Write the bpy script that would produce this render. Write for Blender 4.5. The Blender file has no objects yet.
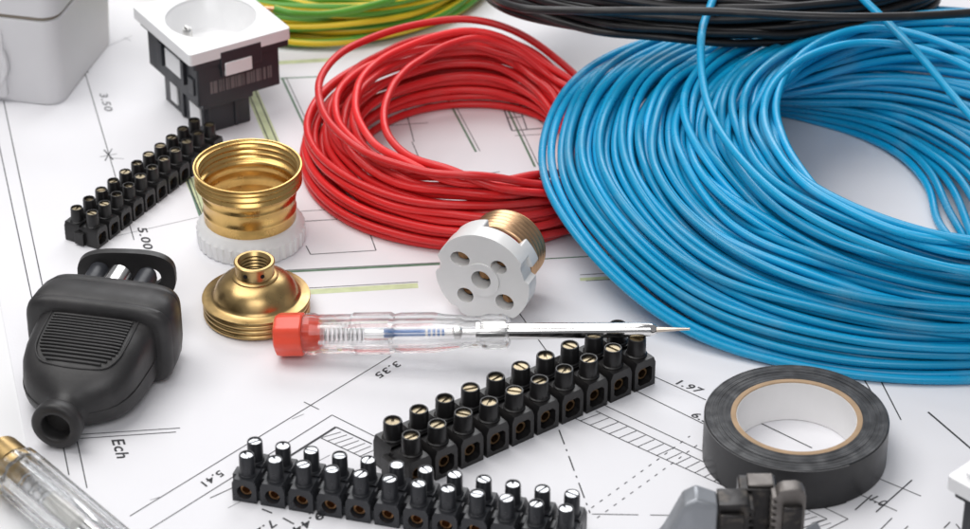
import bpy, bmesh, math, random
import numpy as np
from mathutils import Vector, Matrix
from mathutils.geometry import tessellate_polygon

random.seed(7)
rng = np.random.default_rng(7)
MM = 0.001
SC = bpy.context.scene
COL = SC.collection
R = math.radians
PI = math.pi

# ------------------------------------------------------------------ camera
PITCH, DIST, FPX = R(32.0), 1087.0, 2750.0        # mm, focal length in pixels of a 970 px wide frame
CP, SP = math.cos(PITCH), math.sin(PITCH)
CAM = np.array([0.0, -DIST * CP, DIST * SP])
cd = bpy.data.cameras.new('camera')
cd.sensor_width = 36.0
cd.lens = 36.0 * FPX / 970.0
cd.clip_start, cd.clip_end = 0.01, 50.0
cd.dof.use_dof = True
cd.dof.focus_distance = 1.035
cd.dof.aperture_fstop = 16.0
cam = bpy.data.objects.new('camera', cd)
COL.objects.link(cam)
cam.location = CAM * MM
cam.rotation_euler = (PI / 2 - PITCH, 0, 0)
SC.camera = cam

# ------------------------------------------------------------------ light
w = bpy.data.worlds.new('World'); SC.world = w; w.use_nodes = True
bg = w.node_tree.nodes['Background']
bg.inputs[0].default_value = (0.94, 0.95, 1.0, 1)
bg.inputs[1].default_value = 0.24
def area_light(name, loc, target, size, power, color):
    l = bpy.data.lights.new(name, 'AREA'); l.shape = 'RECTANGLE'
    l.size, l.size_y = size; l.energy = power; l.color = color
    o = bpy.data.objects.new(name, l); COL.objects.link(o)
    o.location = loc
    o.rotation_euler = (Vector(target) - Vector(loc)).to_track_quat('-Z', 'Y').to_euler()
area_light('softbox_key', (-0.42, 0.12, 1.10), (-0.05, 0.0, 0), (0.85, 0.85), 9.9, (1.0, 0.985, 0.97))
area_light('softbox_back', (0.12, 1.10, 0.88), (0.03, 0.0, 0), (0.95, 0.50), 7.0, (0.98, 0.985, 1.0))
area_light('softbox_fill', (-0.02, -1.0, 1.0), (0.0, -0.05, 0), (0.7, 0.6), 5.3, (0.99, 0.99, 1.0))
vs = SC.view_settings
vs.view_transform = 'Standard'; vs.look = 'None'; vs.exposure = 0.05; vs.gamma = 1.0
vs.use_curve_mapping = False
SC.cycles.max_bounces = 14; SC.cycles.transmission_bounces = 12; SC.cycles.transparent_max_bounces = 16

# ------------------------------------------------------------------ pixel -> point on the plane z (mm)
def P(px, py, z=0.0):
    X = (px - 485.0) / FPX; Y = -(py - 264.5) / FPX
    d = np.array([X, CP + Y * SP, -SP + Y * CP])
    t = (z - CAM[2]) / d[2]
    p = CAM + d * t
    return Vector((p[0], p[1], p[2]))

# ------------------------------------------------------------------ materials
def mat(name, color, rough=0.5, metal=0.0, noise=0.0, nscale=60.0, bump=0.0, bscale=400.0, coat=0.0,
        rvar=0.0, random_v=0.0, spec=0.5, sss=0.0, trans=0.0, ior=1.45, dirt=None, dirt_amt=0.0, dscale=90.0):
    m = bpy.data.materials.new(name); m.use_nodes = True
    nt = m.node_tree; N = nt.nodes; L = nt.links
    b = N['Principled BSDF']
    b.inputs['Base Color'].default_value = (*color, 1)
    b.inputs['Roughness'].default_value = rough
    b.inputs['Metallic'].default_value = metal
    b.inputs['Coat Weight'].default_value = coat
    b.inputs['Coat Roughness'].default_value = 0.15
    b.inputs['Specular IOR Level'].default_value = spec
    b.inputs['IOR'].default_value = ior
    b.inputs['Transmission Weight'].default_value = trans
    if sss:
        b.inputs['Subsurface Weight'].default_value = sss
        b.inputs['Subsurface Radius'].default_value = (1, 0.9, 0.8)
        b.inputs['Subsurface Scale'].default_value = 0.001
    tc = N.new('ShaderNodeTexCoord')
    cur = None
    def noise_tex(scale, detail=4.0):
        n = N.new('ShaderNodeTexNoise'); n.inputs['Scale'].default_value = scale
        n.inputs['Detail'].default_value = detail
        L.new(tc.outputs['Object'], n.inputs['Vector']); return n
    if noise:
        n = noise_tex(nscale)
        r = N.new('ShaderNodeMapRange')
        r.inputs[1].default_value = 0.3; r.inputs[2].default_value = 0.7
        r.inputs[3].default_value = 1 - noise; r.inputs[4].default_value = 1 + noise
        L.new(n.outputs['Fac'], r.inputs[0])
        mx = N.new('ShaderNodeMix'); mx.data_type = 'RGBA'; mx.blend_type = 'MULTIPLY'
        mx.inputs[0].default_value = 1.0
        mx.inputs[6].default_value = (*color, 1)
        L.new(r.outputs[0], mx.inputs[7]); cur = mx.outputs[2]
    if dirt is not None:
        n = noise_tex(dscale, 8.0)
        r = N.new('ShaderNodeMapRange')
        r.inputs[1].default_value = 0.52; r.inputs[2].default_value = 0.78
        r.inputs[3].default_value = 0.0; r.inputs[4].default_value = dirt_amt
        L.new(n.outputs['Fac'], r.inputs[0])
        mx = N.new('ShaderNodeMix'); mx.data_type = 'RGBA'
        L.new(r.outputs[0], mx.inputs[0])
        if cur: L.new(cur, mx.inputs[6])
        else: mx.inputs[6].default_value = (*color, 1)
        mx.inputs[7].default_value = (*dirt, 1); cur = mx.outputs[2]
    if random_v:
        oi = N.new('ShaderNodeObjectInfo')
        r = N.new('ShaderNodeMapRange')
        r.inputs[3].default_value = 1 - random_v; r.inputs[4].default_value = 1 + random_v
        L.new(oi.outputs['Random'], r.inputs[0])
        hs = N.new('ShaderNodeHueSaturation')
        L.new(r.outputs[0], hs.inputs['Value'])
        if cur: L.new(cur, hs.inputs['Color'])
        else: hs.inputs['Color'].default_value = (*color, 1)
        cur = hs.outputs[0]
    if cur: L.new(cur, b.inputs['Base Color'])
    if rvar:
        n = noise_tex(nscale * 1.7, 6.0)
        r = N.new('ShaderNodeMapRange')
        r.inputs[1].default_value = 0.3; r.inputs[2].default_value = 0.7
        r.inputs[3].default_value = max(0.02, rough - rvar); r.inputs[4].default_value = min(1, rough + rvar)
        L.new(n.outputs['Fac'], r.inputs[0]); L.new(r.outputs[0], b.inputs['Roughness'])
    if bump:
        n = noise_tex(bscale)
        bp = N.new('ShaderNodeBump'); bp.inputs['Strength'].default_value = bump
        bp.inputs['Distance'].default_value = 0.0004
        L.new(n.outputs['Fac'], bp.inputs['Height']); L.new(bp.outputs[0], b.inputs['Normal'])
    return m

def clear_plastic(name, tint, mixf=0.45, rough=0.03):
    m = bpy.data.materials.new(name); m.use_nodes = True
    nt = m.node_tree; N = nt.nodes; L = nt.links
    b = N['Principled BSDF']
    b.inputs['Base Color'].default_value = (*tint, 1)
    b.inputs['Transmission Weight'].default_value = 1.0
    b.inputs['Roughness'].default_value = rough
    b.inputs['IOR'].default_value = 1.46
    t = N.new('ShaderNodeBsdfTransparent'); t.inputs[0].default_value = (*tint, 1)
    mx = N.new('ShaderNodeMixShader'); mx.inputs[0].default_value = 1 - mixf
    L.new(t.outputs[0], mx.inputs[1]); L.new(b.outputs[0], mx.inputs[2])
    L.new(mx.outputs[0], N['Material Output'].inputs['Surface'])
    return m

M = {}
M['paper'] = mat('paper', (0.80, 0.795, 0.82), 0.75, noise=0.02, nscale=14, bump=0.10, bscale=900, spec=0.25)
M['table'] = mat('table_white', (0.80, 0.80, 0.81), 0.6, noise=0.01, nscale=10, spec=0.3)
M['ink'] = mat('ink', (0.045, 0.045, 0.05), 0.7, noise=0.25, nscale=300)
M['ink_soft'] = mat('ink_grey', (0.22, 0.22, 0.23), 0.7, noise=0.3, nscale=260)
M['ink_green'] = mat('ink_dark_green', (0.13, 0.22, 0.15), 0.7, noise=0.2, nscale=260)
M['ink_lime'] = mat('ink_pale_green', (0.60, 0.66, 0.40), 0.7, noise=0.12, nscale=200)
M['blue'] = mat('blue_pvc', (0.006, 0.335, 0.61), 0.30, random_v=0.14, coat=0.0, rvar=0.06, nscale=90, dirt=(0.16, 0.38, 0.54), dirt_amt=0.5, dscale=45, bump=0.05, bscale=700)
M['red'] = mat('red_pvc', (0.74, 0.024, 0.026), 0.33, random_v=0.14, coat=0.0, rvar=0.06, nscale=90, dirt=(0.55, 0.14, 0.13), dirt_amt=0.45, dscale=45, bump=0.05, bscale=700)
M['black'] = mat('black_pvc', (0.018, 0.017, 0.018), 0.38, random_v=0.2, coat=0.05, rvar=0.08, nscale=90, dirt=(0.07, 0.065, 0.06), dirt_amt=0.5, bump=0.06, bscale=600)
M['yel'] = mat('yellow_pvc', (0.74, 0.55, 0.02), 0.38, random_v=0.06, noise=0.05)
M['grn'] = mat('green_pvc', (0.10, 0.33, 0.035), 0.38, random_v=0.06, noise=0.05)
M['copper'] = mat('copper_core', (0.75, 0.38, 0.22), 0.3, 1.0)
M['brass'] = mat('polished_brass', (0.72, 0.47, 0.17), 0.29, 1.0, noise=0.10, nscale=70, rvar=0.08, dirt=(0.38, 0.22, 0.06), dirt_amt=0.6, bump=0.03, bscale=500)
M['brass_dull'] = mat('aged_brass', (0.52, 0.36, 0.16), 0.33, 1.0, noise=0.14, nscale=80, rvar=0.09, dirt=(0.30, 0.19, 0.07), dirt_amt=0.7, bump=0.04, bscale=500)
M['bronze'] = mat('thread_bronze', (0.60, 0.38, 0.22), 0.34, 1.0, noise=0.12, nscale=90, rvar=0.08, dirt=(0.30, 0.18, 0.10), dirt_amt=0.5)
M['ceramic'] = mat('white_porcelain', (0.77, 0.765, 0.755), 0.30, noise=0.02, nscale=60, coat=0.2, bump=0.03, bscale=250, sss=0.1)
M['white_ring'] = mat('white_plastic_ring', (0.80, 0.80, 0.80), 0.4, noise=0.02, sss=0.15)
M['white_plate'] = mat('white_gloss_plastic', (0.83, 0.83, 0.835), 0.22, noise=0.01, rvar=0.05)
M['box_grey'] = mat('light_grey_plastic', (0.68, 0.675, 0.69), 0.48, noise=0.015, nscale=50, bump=0.05, bscale=800)
M['seam'] = mat('seal_brown', (0.30, 0.26, 0.21), 0.7, noise=0.1)
M['char'] = mat('charcoal_plastic', (0.030, 0.032, 0.038), 0.40, noise=0.1, rvar=0.08, bump=0.05, bscale=700)
M['char_print'] = mat('grey_print', (0.16, 0.145, 0.145), 0.6, noise=0.2)
M['steel'] = mat('bright_steel', (0.74, 0.73, 0.71), 0.20, 1.0, rvar=0.06, noise=0.04)
M['blade_steel'] = mat('worn_blade', (0.58, 0.50, 0.42), 0.3, 1.0, noise=0.1)
M['chrome'] = mat('chrome', (0.80, 0.79, 0.77), 0.13, 1.0, rvar=0.05, noise=0.03)
M['screw_brass'] = mat('screw_brass', (0.36, 0.30, 0.20), 0.38, 1.0, random_v=0.2, noise=0.15, nscale=300)
M['screw_zinc'] = mat('screw_zinc', (0.60, 0.61, 0.63), 0.32, 1.0, random_v=0.12, noise=0.1, nscale=300)
M['sleeve'] = mat('clamp_brass', (0.34, 0.19, 0.09), 0.45, 1.0, noise=0.15, nscale=300)
M['sleeve_shaded'] = mat('shaded_clamp_brass', (0.13, 0.08, 0.04), 0.5, 1.0, noise=0.2, nscale=300)  # clamp brass darkened, putting the shade of the openings into its colour
M['black_pa'] = mat('black_nylon', (0.013, 0.0125, 0.013), 0.37, noise=0.2, nscale=120, rvar=0.09, bump=0.10, bscale=500, dirt=(0.06, 0.055, 0.05), dirt_amt=0.35, dscale=160)
M['smoke_pe'] = mat('smoky_polyethylene', (0.042, 0.044, 0.050), 0.32, noise=0.12, nscale=120, rvar=0.08, trans=0.30, ior=1.4, bump=0.06, bscale=500)
M['rubber'] = mat('black_rubber', (0.026, 0.025, 0.0255), 0.46, noise=0.12, nscale=60, rvar=0.08, bump=0.10, bscale=650, dirt=(0.075, 0.07, 0.07), dirt_amt=0.45, dscale=70)
M['dark'] = mat('hole_shade', (0.008, 0.008, 0.008), 0.8)  # near-black colour standing in for shade inside holes and bores
M['tape'] = mat('black_pvc_tape', (0.016, 0.016, 0.0175), 0.34, noise=0.12, nscale=50, rvar=0.08, bump=0.04, bscale=300, dirt=(0.06, 0.06, 0.06), dirt_amt=0.35, dscale=50)
M['tape_edge'] = mat('tape_edge', (0.013, 0.0135, 0.016), 0.46, noise=0.25, nscale=120, rvar=0.12, dirt=(0.06, 0.06, 0.065), dirt_amt=0.4, dscale=140)
M['card'] = mat('cardboard', (0.42, 0.29, 0.18), 0.85, noise=0.1, nscale=200, bump=0.2, bscale=900)
M['liner'] = mat('white_liner', (0.80, 0.79, 0.785), 0.6, noise=0.02)
M['red_plastic'] = mat('red_plastic', (0.82, 0.085, 0.045), 0.28, noise=0.05, coat=0.2, sss=0.05)
M['clear'] = clear_plastic('clear_plastic', (0.98, 0.98, 0.98), 0.24)
M['clear_b'] = clear_plastic('clear_ribbed_plastic', (0.96, 0.97, 0.975), 0.15)
M['spring'] = mat('spring_steel', (0.55, 0.55, 0.55), 0.3, 1.0)
M['blue_paint'] = mat('blue_sleeve', (0.02, 0.16, 0.50), 0.4)
M['resistor'] = mat('resistor_cream', (0.72, 0.70, 0.66), 0.5)
M['tool_grey'] = mat('grey_cast_alloy', (0.30, 0.315, 0.34), 0.36, 0.35, noise=0.08, nscale=60, rvar=0.1, bump=0.08, bscale=350)
M['tool_dark'] = mat('blackened_steel', (0.03, 0.028, 0.028), 0.36, 0.6, noise=0.25, nscale=120, rvar=0.1, dirt=(0.22, 0.19, 0.16), dirt_amt=0.6, dscale=200, bump=0.1)
M['tool_worn'] = mat('worn_brown_steel', (0.17, 0.155, 0.145), 0.42, 0.6, noise=0.2, nscale=150, rvar=0.1, bump=0.1)

# ------------------------------------------------------------------ mesh helpers (all in mm)
class MB:
    def __init__(s): s.v = []; s.f = []; s.m = []
    def add(s, verts, faces, mi=0, T=None):
        o = len(s.v)
        for p in verts:
            p = Vector(p)
            s.v.append(T @ p if T is not None else p)
        for f in faces:
            s.f.append(tuple(i + o for i in f)); s.m.append(mi)
        return s
    def box(s, x0, x1, y0, y1, z0, z1, mi=0, T=None):
        v = [(x0,y0,z0),(x1,y0,z0),(x1,y1,z0),(x0,y1,z0),(x0,y0,z1),(x1,y0,z1),(x1,y1,z1),(x0,y1,z1)]
        f = [(0,3,2,1),(4,5,6,7),(0,1,5,4),(1,2,6,5),(2,3,7,6),(3,0,4,7)]
        return s.add(v, f, mi, T)
    def lathe(s, prof, n=48, mi=0, T=None, closed=False, cap0=False, cap1=False, rmod=None):
        v = []; f = []
        for (r, z) in prof:
            for k in range(n):
                a = 2 * PI * k / n
                rr = r * (rmod(a, r, z) if rmod else 1)
                v.append((rr * math.cos(a), rr * math.sin(a), z))
        m = len(prof); last = m if closed else m - 1
        for i in range(last):
            j = (i + 1) % m
            for k in range(n):
                k2 = (k + 1) % n
                f.append((i*n+k, i*n+k2, j*n+k2, j*n+k))
        if cap0: f.append(tuple(range(n))[::-1])
        if cap1: f.append(tuple((m-1)*n + k for k in range(n)))
        return s.add(v, f, mi, T)
    def prism(s, outer, holes, z0, z1, mi=0, T=None, cap0=True, cap1=True):
        polys = [outer] + list(holes)
        flat = [p for q in polys for p in q]; n = len(flat)
        tris = tessellate_polygon([[Vector((p[0], p[1], 0)) for p in q] for q in polys])
        v = [(p[0], p[1], z0) for p in flat] + [(p[0], p[1], z1) for p in flat]
        f = []
        for t in tris:
            a, b, c = [flat[i] for i in t]
            ccw = (b[0]-a[0])*(c[1]-a[1]) - (b[1]-a[1])*(c[0]-a[0]) > 0
            t = tuple(t) if ccw else tuple(t)[::-1]
            if cap1: f.append(tuple(i + n for i in t))
            if cap0: f.append(t[::-1])
        o = 0
        for qi, q in enumerate(polys):
            area = sum(q[i][0]*q[(i+1)%len(q)][1]-q[(i+1)%len(q)][0]*q[i][1] for i in range(len(q)))
            flip = (area > 0) != (qi == 0)
            for i in range(len(q)):
                a, b = o + i, o + (i+1) % len(q)
                f.append((b, a, a+n, b+n) if flip else (a, b, b+n, a+n))
            o += len(q)
        return s.add(v, f, mi, T)
    def loft(s, secs, mi=0, T=None, cap0=True, cap1=True):
        n = len(secs[0]); v = [p for q in secs for p in q]; f = []
        for i in range(len(secs)-1):
            for k in range(n):
                k2 = (k+1) % n
                f.append((i*n+k, i*n+k2, (i+1)*n+k2, (i+1)*n+k))
        if cap0: f.append(tuple(range(n))[::-1])
        if cap1: f.append(tuple((len(secs)-1)*n+k for k in range(n)))
        return s.add(v, f, mi, T)
    def tube(s, pts, rad, n=10, closed=False, mi=0, twist=0.0, side_mi=None, caps=True):
        pts = [Vector(p) for p in pts]; m = len(pts)
        tang = []
        for i in range(m):
            if closed: t = pts[(i+1) % m] - pts[i-1]
            else: t = pts[min(i+1, m-1)] - pts[max(i-1, 0)]
            tang.append(t.normalized())
        up = Vector((0, 0, 1))
        v = []; f = []; fm = []
        for i in range(m):
            t = tang[i]
            u = (up - t * up.dot(t))
            if u.length < 1e-3: u = Vector((1, 0, 0)) - t * t.x
            u.normalize(); b = t.cross(u)
            r = rad[i] if hasattr(rad, '__len__') else rad
            for k in range(n):
                a = 2*PI*k/n + twist*i
                v.append(pts[i] + u*(r*math.cos(a)) + b*(r*math.sin(a)))
        o = len(s.v)
        s.v += v
        for i in range(m if closed else m-1):
            j = (i+1) % m
            for k in range(n):
                k2 = (k+1) % n
                s.f.append((o+i*n+k, o+i*n+k2, o+j*n+k2, o+j*n+k))
                s.m.append(side_mi(k) if side_mi else mi)
        if not closed and caps:
            s.f.append(tuple(o+k for k in range(n))[::-1]); s.m.append(mi)
            s.f.append(tuple(o+(m-1)*n+k for k in range(n))); s.m.append(mi)
        return s
    def mesh(s, name, mats, angle=40.0):
        me = bpy.data.meshes.new(name)
        me.from_pydata([tuple(c * MM for c in p) for p in s.v], [], s.f)
        if not isinstance(mats, (list, tuple)): mats = [mats]
        for m_ in mats: me.materials.append(M[m_])
        if len(mats) > 1: me.polygons.foreach_set('material_index', s.m)
        bm = bmesh.new(); bm.from_mesh(me)
        bmesh.ops.recalc_face_normals(bm, faces=bm.faces); bm.to_mesh(me); bm.free()
        me.polygons.foreach_set('use_smooth', [True]*len(me.polygons))
        me.set_sharp_from_angle(angle=R(angle))
        return me

def obj(name, mb, mats, parent=None, bevel=0.0, seg=2, angle=40.0, loc=None, rotz=None, matrix=None):
    me = mb if isinstance(mb, bpy.types.Mesh) else mb.mesh(name, mats, angle)
    o = bpy.data.objects.new(name, me); COL.objects.link(o)
    if parent: o.parent = parent
    if loc is not None: o.location = Vector(loc) * MM
    if rotz is not None: o.rotation_euler = (0, 0, rotz)
    if matrix is not None:
        mt = matrix.copy(); mt.translation = mt.translation * MM; o.matrix_basis = mt
    if bevel:
        b = o.modifiers.new('Bevel', 'BEVEL'); b.width = bevel*MM; b.segments = seg
        b.limit_method = 'ANGLE'; b.angle_limit = R(35); b.harden_normals = False
        b.use_clamp_overlap = True
    return o

def thing(name, label, cat, loc, rotz=0.0, group=None, matrix=None):
    o = bpy.data.objects.new(name, None); COL.objects.link(o)
    o.empty_display_size = 0.01
    if matrix is not None:
        mt = matrix.copy(); mt.translation = mt.translation * MM; o.matrix_basis = mt
    else:
        o.location = Vector(loc) * MM; o.rotation_euler = (0, 0, rotz)
    o['label'] = label; o['category'] = cat
    if group: o['group'] = group
    return o

def circle(r, n=24, cx=0, cy=0, ph=0.0, ry=None):
    ry = r if ry is None else ry
    return [(cx + r*math.cos(2*PI*k/n+ph), cy + ry*math.sin(2*PI*k/n+ph)) for k in range(n)]
def rrect(x0, x1, y0, y1, r, n=5):
    out = []
    for (cx, cy, a0) in ((x1-r, y1-r, 0), (x0+r, y1-r, 90), (x0+r, y0+r, 180), (x1-r, y0+r, 270)):
        for k in range(n+1):
            a = R(a0 + 90*k/n); out.append((cx + r*math.cos(a), cy + r*math.sin(a)))
    return out
def superell(hw, hh, e=3.0, n=40, cx=0, cz=0):
    out = []
    for k in range(n):
        a = 2*PI*k/n; c, s_ = math.cos(a), math.sin(a)
        out.append((cx + hw*math.copysign(abs(c)**(2/e), c), cz + hh*math.copysign(abs(s_)**(2/e), s_)))
    return out
def spline(ctrl, n):
    """Catmull-Rom through the control points"""
    c = [Vector(p) for p in ctrl]; c = [c[0]*2-c[1]] + c + [c[-1]*2-c[-2]]
    out = []
    m = len(c)-3
    for q in range(n):
        u = q/(n-1)*m; i = min(int(u), m-1); t = u-i
        p0, p1, p2, p3 = c[i:i+4]
        out.append(0.5*((2*p1)+(p2-p0)*t+(2*p0-5*p1+4*p2-p3)*t*t+(3*p1-p0-3*p2+p3)*t**3))
    return out

# ------------------------------------------------------------------ setting: table and drawing sheet
tb = obj('table', MB().box(-900, 900, -620, 900, -30, -0.6), 'table'); tb['kind'] = 'structure'
e1, e2 = P(10, 355), P(27, 447)
ed = (e2 - e1).normalized()
q0, q1 = e1 - ed*700, e1 + ed*260
sheet = thing('drawing_sheet', 'large white building plan sheet with printed lines lying under all the parts', 'drawing', (0, 0, 0))
so = MB().prism([(q1.x, q1.y), (560, q1.y-10), (560, q0.y), (q0.x, q0.y)], [], -0.35, 0.0)
obj('paper', so, 'paper', sheet)
_cnt = [0]
ZL = {'ink_lime': 0.03, 'ink_green': 0.05, 'ink_soft': 0.07, 'ink': 0.09}
def seg(a, b, wd=0.42, m='ink', dash=None):
    A, B = P(*a), P(*b); d = (B-A); Ln = d.length; d.normalize(); nrm = Vector((-d.y, d.x, 0))*wd/2
    runs = [(0, Ln)]
    if dash:
        runs = []; s_ = 0.0; i = 0
        while s_ < Ln:
            e = min(Ln, s_+dash[i % len(dash)])
            if i % 2 == 0: runs.append((s_, e))
            s_ = e; i += 1
    mb = MB(); _cnt[0] += 1
    for (s0, s1) in runs:
        p, q = A+d*s0, A+d*s1
        z = Vector((0, 0, ZL[m] + 0.0012*(_cnt[0] % 12)))
        mb.add([p-nrm+z, q-nrm+z, q+nrm+z, p+nrm+z], [(0, 1, 2, 3)])
    o = obj('printed_line', mb, m, sheet)
    if dash: o['kind'] = 'stuff'
def poly(pts, wd=0.42, m='ink'):
    for a, b in zip(pts, pts[1:]): seg(a, b, wd, m)
# left of the plug
seg((3.6, 101), (51, 326)); seg((-2, 140), (40, 336)); seg((62, 440), (69, 475)); seg((76, 436), (87, 488))
seg((80, 434.5), (180, 428)); seg((80, 438.5), (176, 432))
# dimension line behind the small strip
seg((83, 66), (134, 240), 0.36); seg((75, 69), (92, 67), 0.4, 'ink_soft'); seg((79, 63), (88, 73), 0.7); seg((82, 60), (85, 76), 0.5)
seg((100, 157), (117, 154), 0.4, 'ink_soft'); seg((104, 150), (113, 160), 0.6); seg((112, 149), (105, 161), 0.45)
seg((110, 158), (124, 159), 0.3, 'ink_soft'); seg((95, 241), (200, 217), 0.25, 'ink_soft')
# centre left
seg((391, 356), (130, 516), 0.4); seg((304, 402), (319, 409.5), 0.4); seg((292, 419), (304, 414), 0.3, 'ink_soft')
seg((332, 415), (150, 529), 0.4); seg((332, 415), (380, 439), 0.4)
seg((336, 427), (290, 456), 1.0); seg((336, 427), (372, 444), 0.6); seg((321, 438), (368, 460), 0.42)
for k in range(7): seg((322+k*6.2, 437.5+k*3.2), (341+k*6.0, 432+k*2.8), 0.34)
seg((210, 498), (250, 480), 0.4); seg((228, 508), (330, 455), 0.3, 'ink_soft')
for (a, b) in (((262, 509), (272, 513)), ((283, 518), (294, 524)), ((309, 514), (316, 509))): seg(a, b, 0.7)
# hatched wall, right of the strips
seg((596, 411), (706, 463)); seg((572, 417), (746, 496)); seg((604, 405), (704, 452)); seg((630, 388), (706, 425)); seg((655, 377), (706, 400))
for k in range(17):
    t = k/16.5
    seg((580+t*158, 421+t*71), (600+t*150, 413.5+t*71.5), 0.34)
seg((559, 430), (590, 513), 0.5, 'ink', (9, 3, 1.2, 3)); seg((592, 514), (684, 515.5), 0.4, 'ink', (16, 4))
seg((583, 514), (690, 436), 0.4, 'ink', (1.6, 3.0)); seg((597, 518), (700, 443), 0.4, 'ink', (1.6, 3.0))
# around the tape
seg((880, 479), (921, 496)); seg((912, 480), (876, 512), 0.55); seg((861, 495), (897, 511)); seg((872, 495), (855, 510), 0.55)
seg((928, 412), (976, 453), 0.8); seg((856, 366), (872, 393), 0.5); seg((873, 366), (901, 420), 0.5)
seg((750, 418), (812, 448), 0.5); seg((800, 506), (827, 519)); seg((827, 519), (800, 529)); seg((815, 503), (848, 519)); seg((848, 519), (826, 530))
for k in range(5): seg((790+k*7, 513+k*3.5), (803+k*7, 510+k*3.2), 0.34)
seg((892, 518), (880, 530)); seg((908, 526), (902, 532)); seg((944, 528), (950, 522), 0.5); seg((956, 524), (964, 534), 0.5)
# under the tester blade
seg((519, 313), (548, 353)); seg((655, 308.5), (697, 305.5), 0.4); seg((684, 298), (696, 311), 0.5); seg((695, 298), (684, 312), 0.5)
seg((544, 259), (632, 254), 0.8, 'ink_green'); seg((580, 279.5), (668, 274.5), 2.2, 'ink_lime'); seg((580, 275), (640, 271.5), 0.4); seg((586, 281), (668, 276.5), 0.35)
# floor plan under the red coil
seg((224, 275), (440, 264), 1.5, 'ink_green'); seg((224, 273.4), (440, 262.6), 0.35); seg((224, 297), (418, 285.5), 3.6, 'ink_lime'); seg((224, 293), (418, 282), 0.35)
poly([(306, 246), (310.5, 254.5), (376, 250.5), (364, 218), (303, 221.5)], 0.42); seg((300, 211.5), (351, 208.5), 0.4, 'ink_soft')
poly([(318, 176), (328, 197), (340, 197)], 1.1); seg((323, 175), (332, 193), 0.4)
for (x0, y0, x1, y1) in ((447, 98, 476, 152), (506, 106, 535, 167), (282, 78, 312, 142), (186, 176, 200, 216)):
    seg((x0, y0), (x1, y1), 1.0, 'ink_green'); seg((x0+4, y0-0.5), (x1+4, y1-0.5), 0.35)
seg((280, 78.5), (318, 77), 1.0, 'ink_green'); seg((278, 63), (330, 60), 3.2, 'ink_lime')
seg((250, 88), (285, 170), 5.6, 'ink_lime'); seg((246.5, 88), (281, 170), 0.5); seg((254, 88), (289, 170), 0.5)
seg((190, 178), (214, 232), 5.0, 'ink_lime'); seg((186, 178), (209, 232), 0.5)
seg((395, 108), (432, 104), 0.4); seg((405, 107), (414, 142), 0.4); seg((360, 128), (428, 123), 0.4); seg((412, 142), (424, 170), 0.4)
poly([(503, 107), (543, 104), (548, 128), (512, 131), (503, 107)], 0.7); seg((507, 118), (523, 117), 0.6); seg((519, 106), (527, 130), 0.5); seg((527, 110), (545, 126), 0.5)
seg((515, 136), (552, 134), 0.4); poly([(424, 170), (470, 176), (500, 172)], 0.4)
seg((100, 50), (132, 36), 0.25, 'ink_soft'); seg((124, 38), (131, 41), 0.3, 'ink_soft'); seg((150, 500), (160, 497), 0.3, 'ink_soft')
# lines that go on out of the picture
seg((1000, 330), (1200, 420), 0.5); seg((700, 560), (1000, 700), 0.5); seg((100, 560), (400, 640), 0.5); seg((-60, 200), (-20, 420), 0.5)
def figure(txt, a, b, h=3.6, m='ink', offs=0.0):
    A, B = P(*a), P(*b); d = (B-A); L_ = d.length; d.normalize()
    cu = bpy.data.curves.new('figure', 'FONT'); cu.body = txt; cu.size = 1.0; cu.shear = 0.15; cu.space_character = 1.1; cu.offset = 0.018
    cu.resolution_u = 3
    o = bpy.data.objects.new('figure', cu); COL.objects.link(o)
    bpy.context.view_layer.update()
    me = bpy.data.meshes.new_from_object(o)
    bpy.data.objects.remove(o); bpy.data.curves.remove(cu)
    xs = [v.co.x for v in me.vertices]; ys = [v.co.y for v in me.vertices]
    sx = L_/(max(xs)-min(xs)); sy = h/(max(ys)-min(ys)); x0 = min(xs); y0 = min(ys)
    nrm = Vector((-d.y, d.x, 0))
    for v in me.vertices:
        p = A + d*((v.co.x-x0)*sx) + nrm*((v.co.y-y0)*sy)
        v.co = Vector((p.x, p.y, 0.11))*MM
    me.name = 'dimension_figure'; me.materials.append(M[m])
    obj('dimension_figure', me, None, sheet)
figure('3.35', (396, 361), (373, 375), 3.6); figure('5.41', (219, 470), (199, 483), 3.6); figure('1.97', (675, 384), (700, 394), 3.6)
figure('6.3', (690, 416), (707, 424), 3.6); figure('1.0', (869, 500), (882, 507), 4.0); figure('Ech', (111, 440), (117, 459), 4.6)
figure('3.50', (99, 94), (105, 112), 3.6, 'ink_soft'); figure('5.00', (137, 228), (144, 250), 3.8); figure('7.2', (270, 520), (254, 531), 4.0)
figure('9.44', (318, 512), (290, 529), 4.0)

# ------------------------------------------------------------------ wire coils
K = 200
TH = np.arange(K)*2*PI/K
def circle_polar(C, c, Rad, ry=None):
    """radius, seen from C, of an ellipse round c at every angle"""
    ry = Rad if ry is None else ry
    dx, dy = np.cos(TH)/Rad, np.sin(TH)/ry
    ox, oy = (C[0]-c[0])/Rad, (C[1]-c[1])/ry
    A = dx*dx+dy*dy; B = ox*dx+oy*dy; Cc = ox*ox+oy*oy-1
    return (-B+np.sqrt(np.maximum(B*B-A*Cc, 1e-6)))/A
def ring_interp(vals):
    """smooth periodic curve through evenly spaced values"""
    n = len(vals); v = np.array(vals, float); u = TH/(2*PI)*n; i = np.floor(u).astype(int); t = u-i
    p0, p1, p2, p3 = v[(i-1) % n], v[i % n], v[(i+1) % n], v[(i+2) % n]
    return 0.5*((2*p1)+(p2-p0)*t+(2*p0-5*p1+4*p2-p3)*t*t+(3*p1-p0-3*p2+p3)*t**3)
def wobble(amp, hmax=5):
    s_ = np.zeros(K)
    for h in range(1, hmax+1): s_ += rng.normal()/h*np.cos(h*TH+rng.uniform(0, 2*PI))
    return amp*s_
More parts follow.
